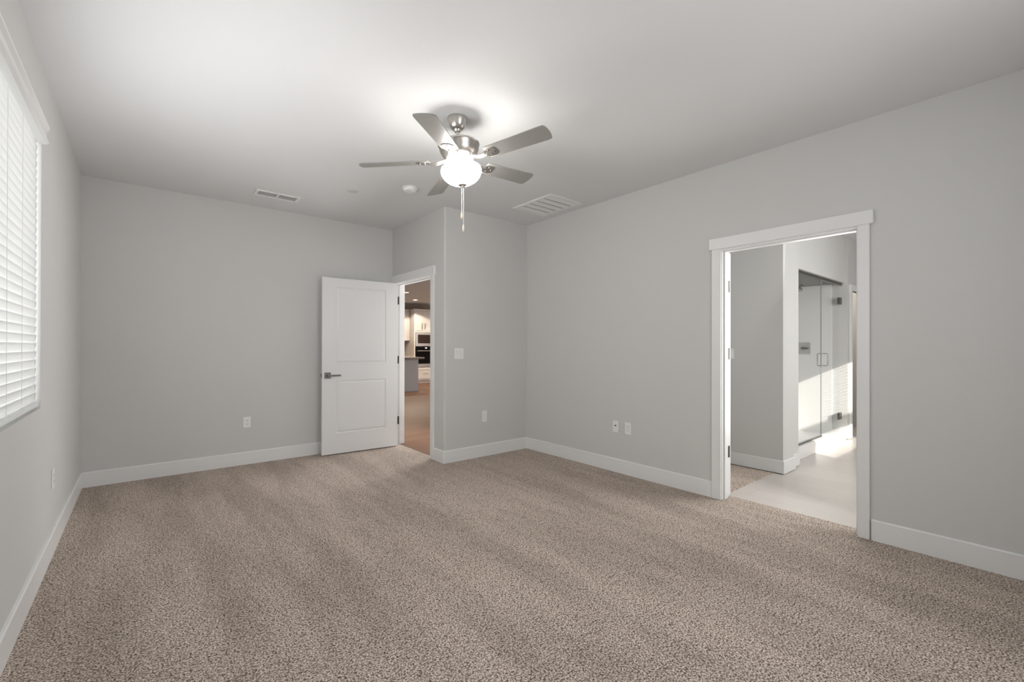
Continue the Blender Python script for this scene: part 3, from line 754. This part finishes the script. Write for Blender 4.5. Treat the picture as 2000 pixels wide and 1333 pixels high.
for (x0, x1, hx) in ((TX0 + 0.03, xm - 0.003, xm - 0.055), (xm + 0.003, TX1 - 0.03, xm + 0.055)):
    d = shaker('door', x0, x1, 1.80, 2.44, KY, tc, tc)
    bm = bmesh.new(); tube(bm, [(hx, KY - 0.02, 1.85), (hx, KY - 0.045, 1.85), (hx, KY - 0.045, 2.04), (hx, KY - 0.02, 2.04)], 0.007, 8)
    obj('handle', local(tc, bm), M['nickel_dark'], d)
d = shaker('drawer', TX0 + 0.03, TX1 - 0.03, 0.15, 0.525, KY, tc, tc)
bm = bmesh.new(); tube(bm, [(7.80, KY - 0.02, 0.33), (7.80, KY - 0.045, 0.33), (7.98, KY - 0.045, 0.33), (7.98, KY - 0.02, 0.33)], 0.007, 8)
obj('handle', local(tc, bm), M['nickel_dark'], d)
mw = thing('microwave', 'stainless built in microwave above the wall oven', 'microwave', (7.9, KY, 1.5))
obj('trim_frame', local(mw, boxes([(TX0 + 0.045, TX1 - 0.045, KY - 0.02, KY + 0.35, 1.26, 1.74)])), M['steel'], mw, bevel=0.004)
obj('door_window', local(mw, box(TX0 + 0.13, TX1 - 0.20, KY - 0.028, KY - 0.02, 1.36, 1.655)), M['dark_window'], mw)
obj('control_panel', local(mw, box(TX1 - 0.19, TX1 - 0.08, KY - 0.028, KY - 0.02, 1.36, 1.655)), M['black_glass'], mw)
ov = thing('wall_oven', 'black glass wall oven with steel handle below the microwave', 'oven', (7.9, KY, 0.9))
obj('front', local(ov, box(TX0 + 0.045, TX1 - 0.045, KY - 0.025, KY + 0.38, 0.665, 1.245)), M['black_glass'], ov, bevel=0.004)
obj('lower_trim', local(ov, box(TX0 + 0.045, TX1 - 0.045, KY - 0.024, KY + 0.2, 0.555, 0.663)), M['steel'], ov)
bm = bmesh.new(); tube(bm, [(TX0 + 0.09, KY - 0.02, 1.105), (TX0 + 0.09, KY - 0.07, 1.105), (TX1 - 0.09, KY - 0.07, 1.105), (TX1 - 0.09, KY - 0.02, 1.105)], 0.014, 10)
obj('handle', local(ov, bm), M['steel'], ov)
obj('display', local(ov, box(7.86, 7.93, KY - 0.027, KY - 0.025, 1.185, 1.22)), M['oven_display'], ov)
# counter run left of the tall cabinet
bc = thing('base_cabinet', 'white base cabinet run left of the oven tower behind the island', 'cabinet', (6.6, 14.0, 0))
obj('carcass', local(bc, boxes([(5.6, TX0 - 0.004, 13.76, GY1 - 0.001, 0.10, 0.895), (5.604, TX0 - 0.008, 13.83, GY1 - 0.001, 0.002, 0.10)])), M['cabinet'], bc)
for k in range(3):
    x0 = 5.62 + k * 0.61; shaker('door', x0, x0 + 0.59, 0.12, 0.88, 13.76, bc, bc)
tag(obj('countertop', box(5.58, TX0 - 0.004, 13.72, GY1 - 0.001, 0.897, 0.937), M['granite'], bevel=0.004), 'dark granite counter along the kitchen back wall', 'countertop')
uc = thing('wall_cabinet', 'white upper cabinet on the kitchen back wall left of the oven tower', 'cabinet', (6.9, 14.2, 1.45))
obj('carcass', local(uc, box(6.2, 7.452, 14.03, GY1 - 0.001, 1.45, 2.46)), M['cabinet'], uc)
for k in range(3): shaker('door', 6.21 + k * 0.414, 6.21 + (k + 1) * 0.414 - 0.006, 1.46, 2.45, 14.03, uc, uc)
obj('crown', local(uc, box(6.17, 7.425, 13.98, GY1 - 0.001, 2.46, 2.52)), M['cabinet'], uc, bevel=0.01)
# recessed lights
for (x, y, lab) in ((5.987, 11.312, 'lit recessed ceiling light nearer to the door, above the kitchen island'), (7.093, 12.923, 'lit recessed ceiling light farther back, in front of the oven tower')):
    t = thing('recessed_light', lab, 'ceiling light', (x, y, H), 'recessed kitchen lights')
    bm = bmesh.new(); lathe(bm, [(0.085, 0), (0.085, -0.005), (0.066, -0.008), (0.066, 0.0)], (0, 0, 0), seg=28)
    obj('trim_ring', bm, M['plastic'], t, smooth=True)
    bm = bmesh.new(); lathe(bm, [(0.066, -0.004), (0.05, -0.009), (0.0, -0.010)], (0, 0, 0), seg=28)
    obj('lens', bm, M['bulb_warm'], t, smooth=True)
    lamp('downlight', 'SPOT', (x, y, H - 0.03), 98, (1.0, 0.82, 0.64), (0, 0, -1), radius=0.05).data.spot_size = math.radians(140)
lamp('downlight', 'SPOT', (8.4, 11.8, H - 0.03), 98, (1.0, 0.82, 0.64), (0, 0, -1), radius=0.05).data.spot_size = math.radians(140)
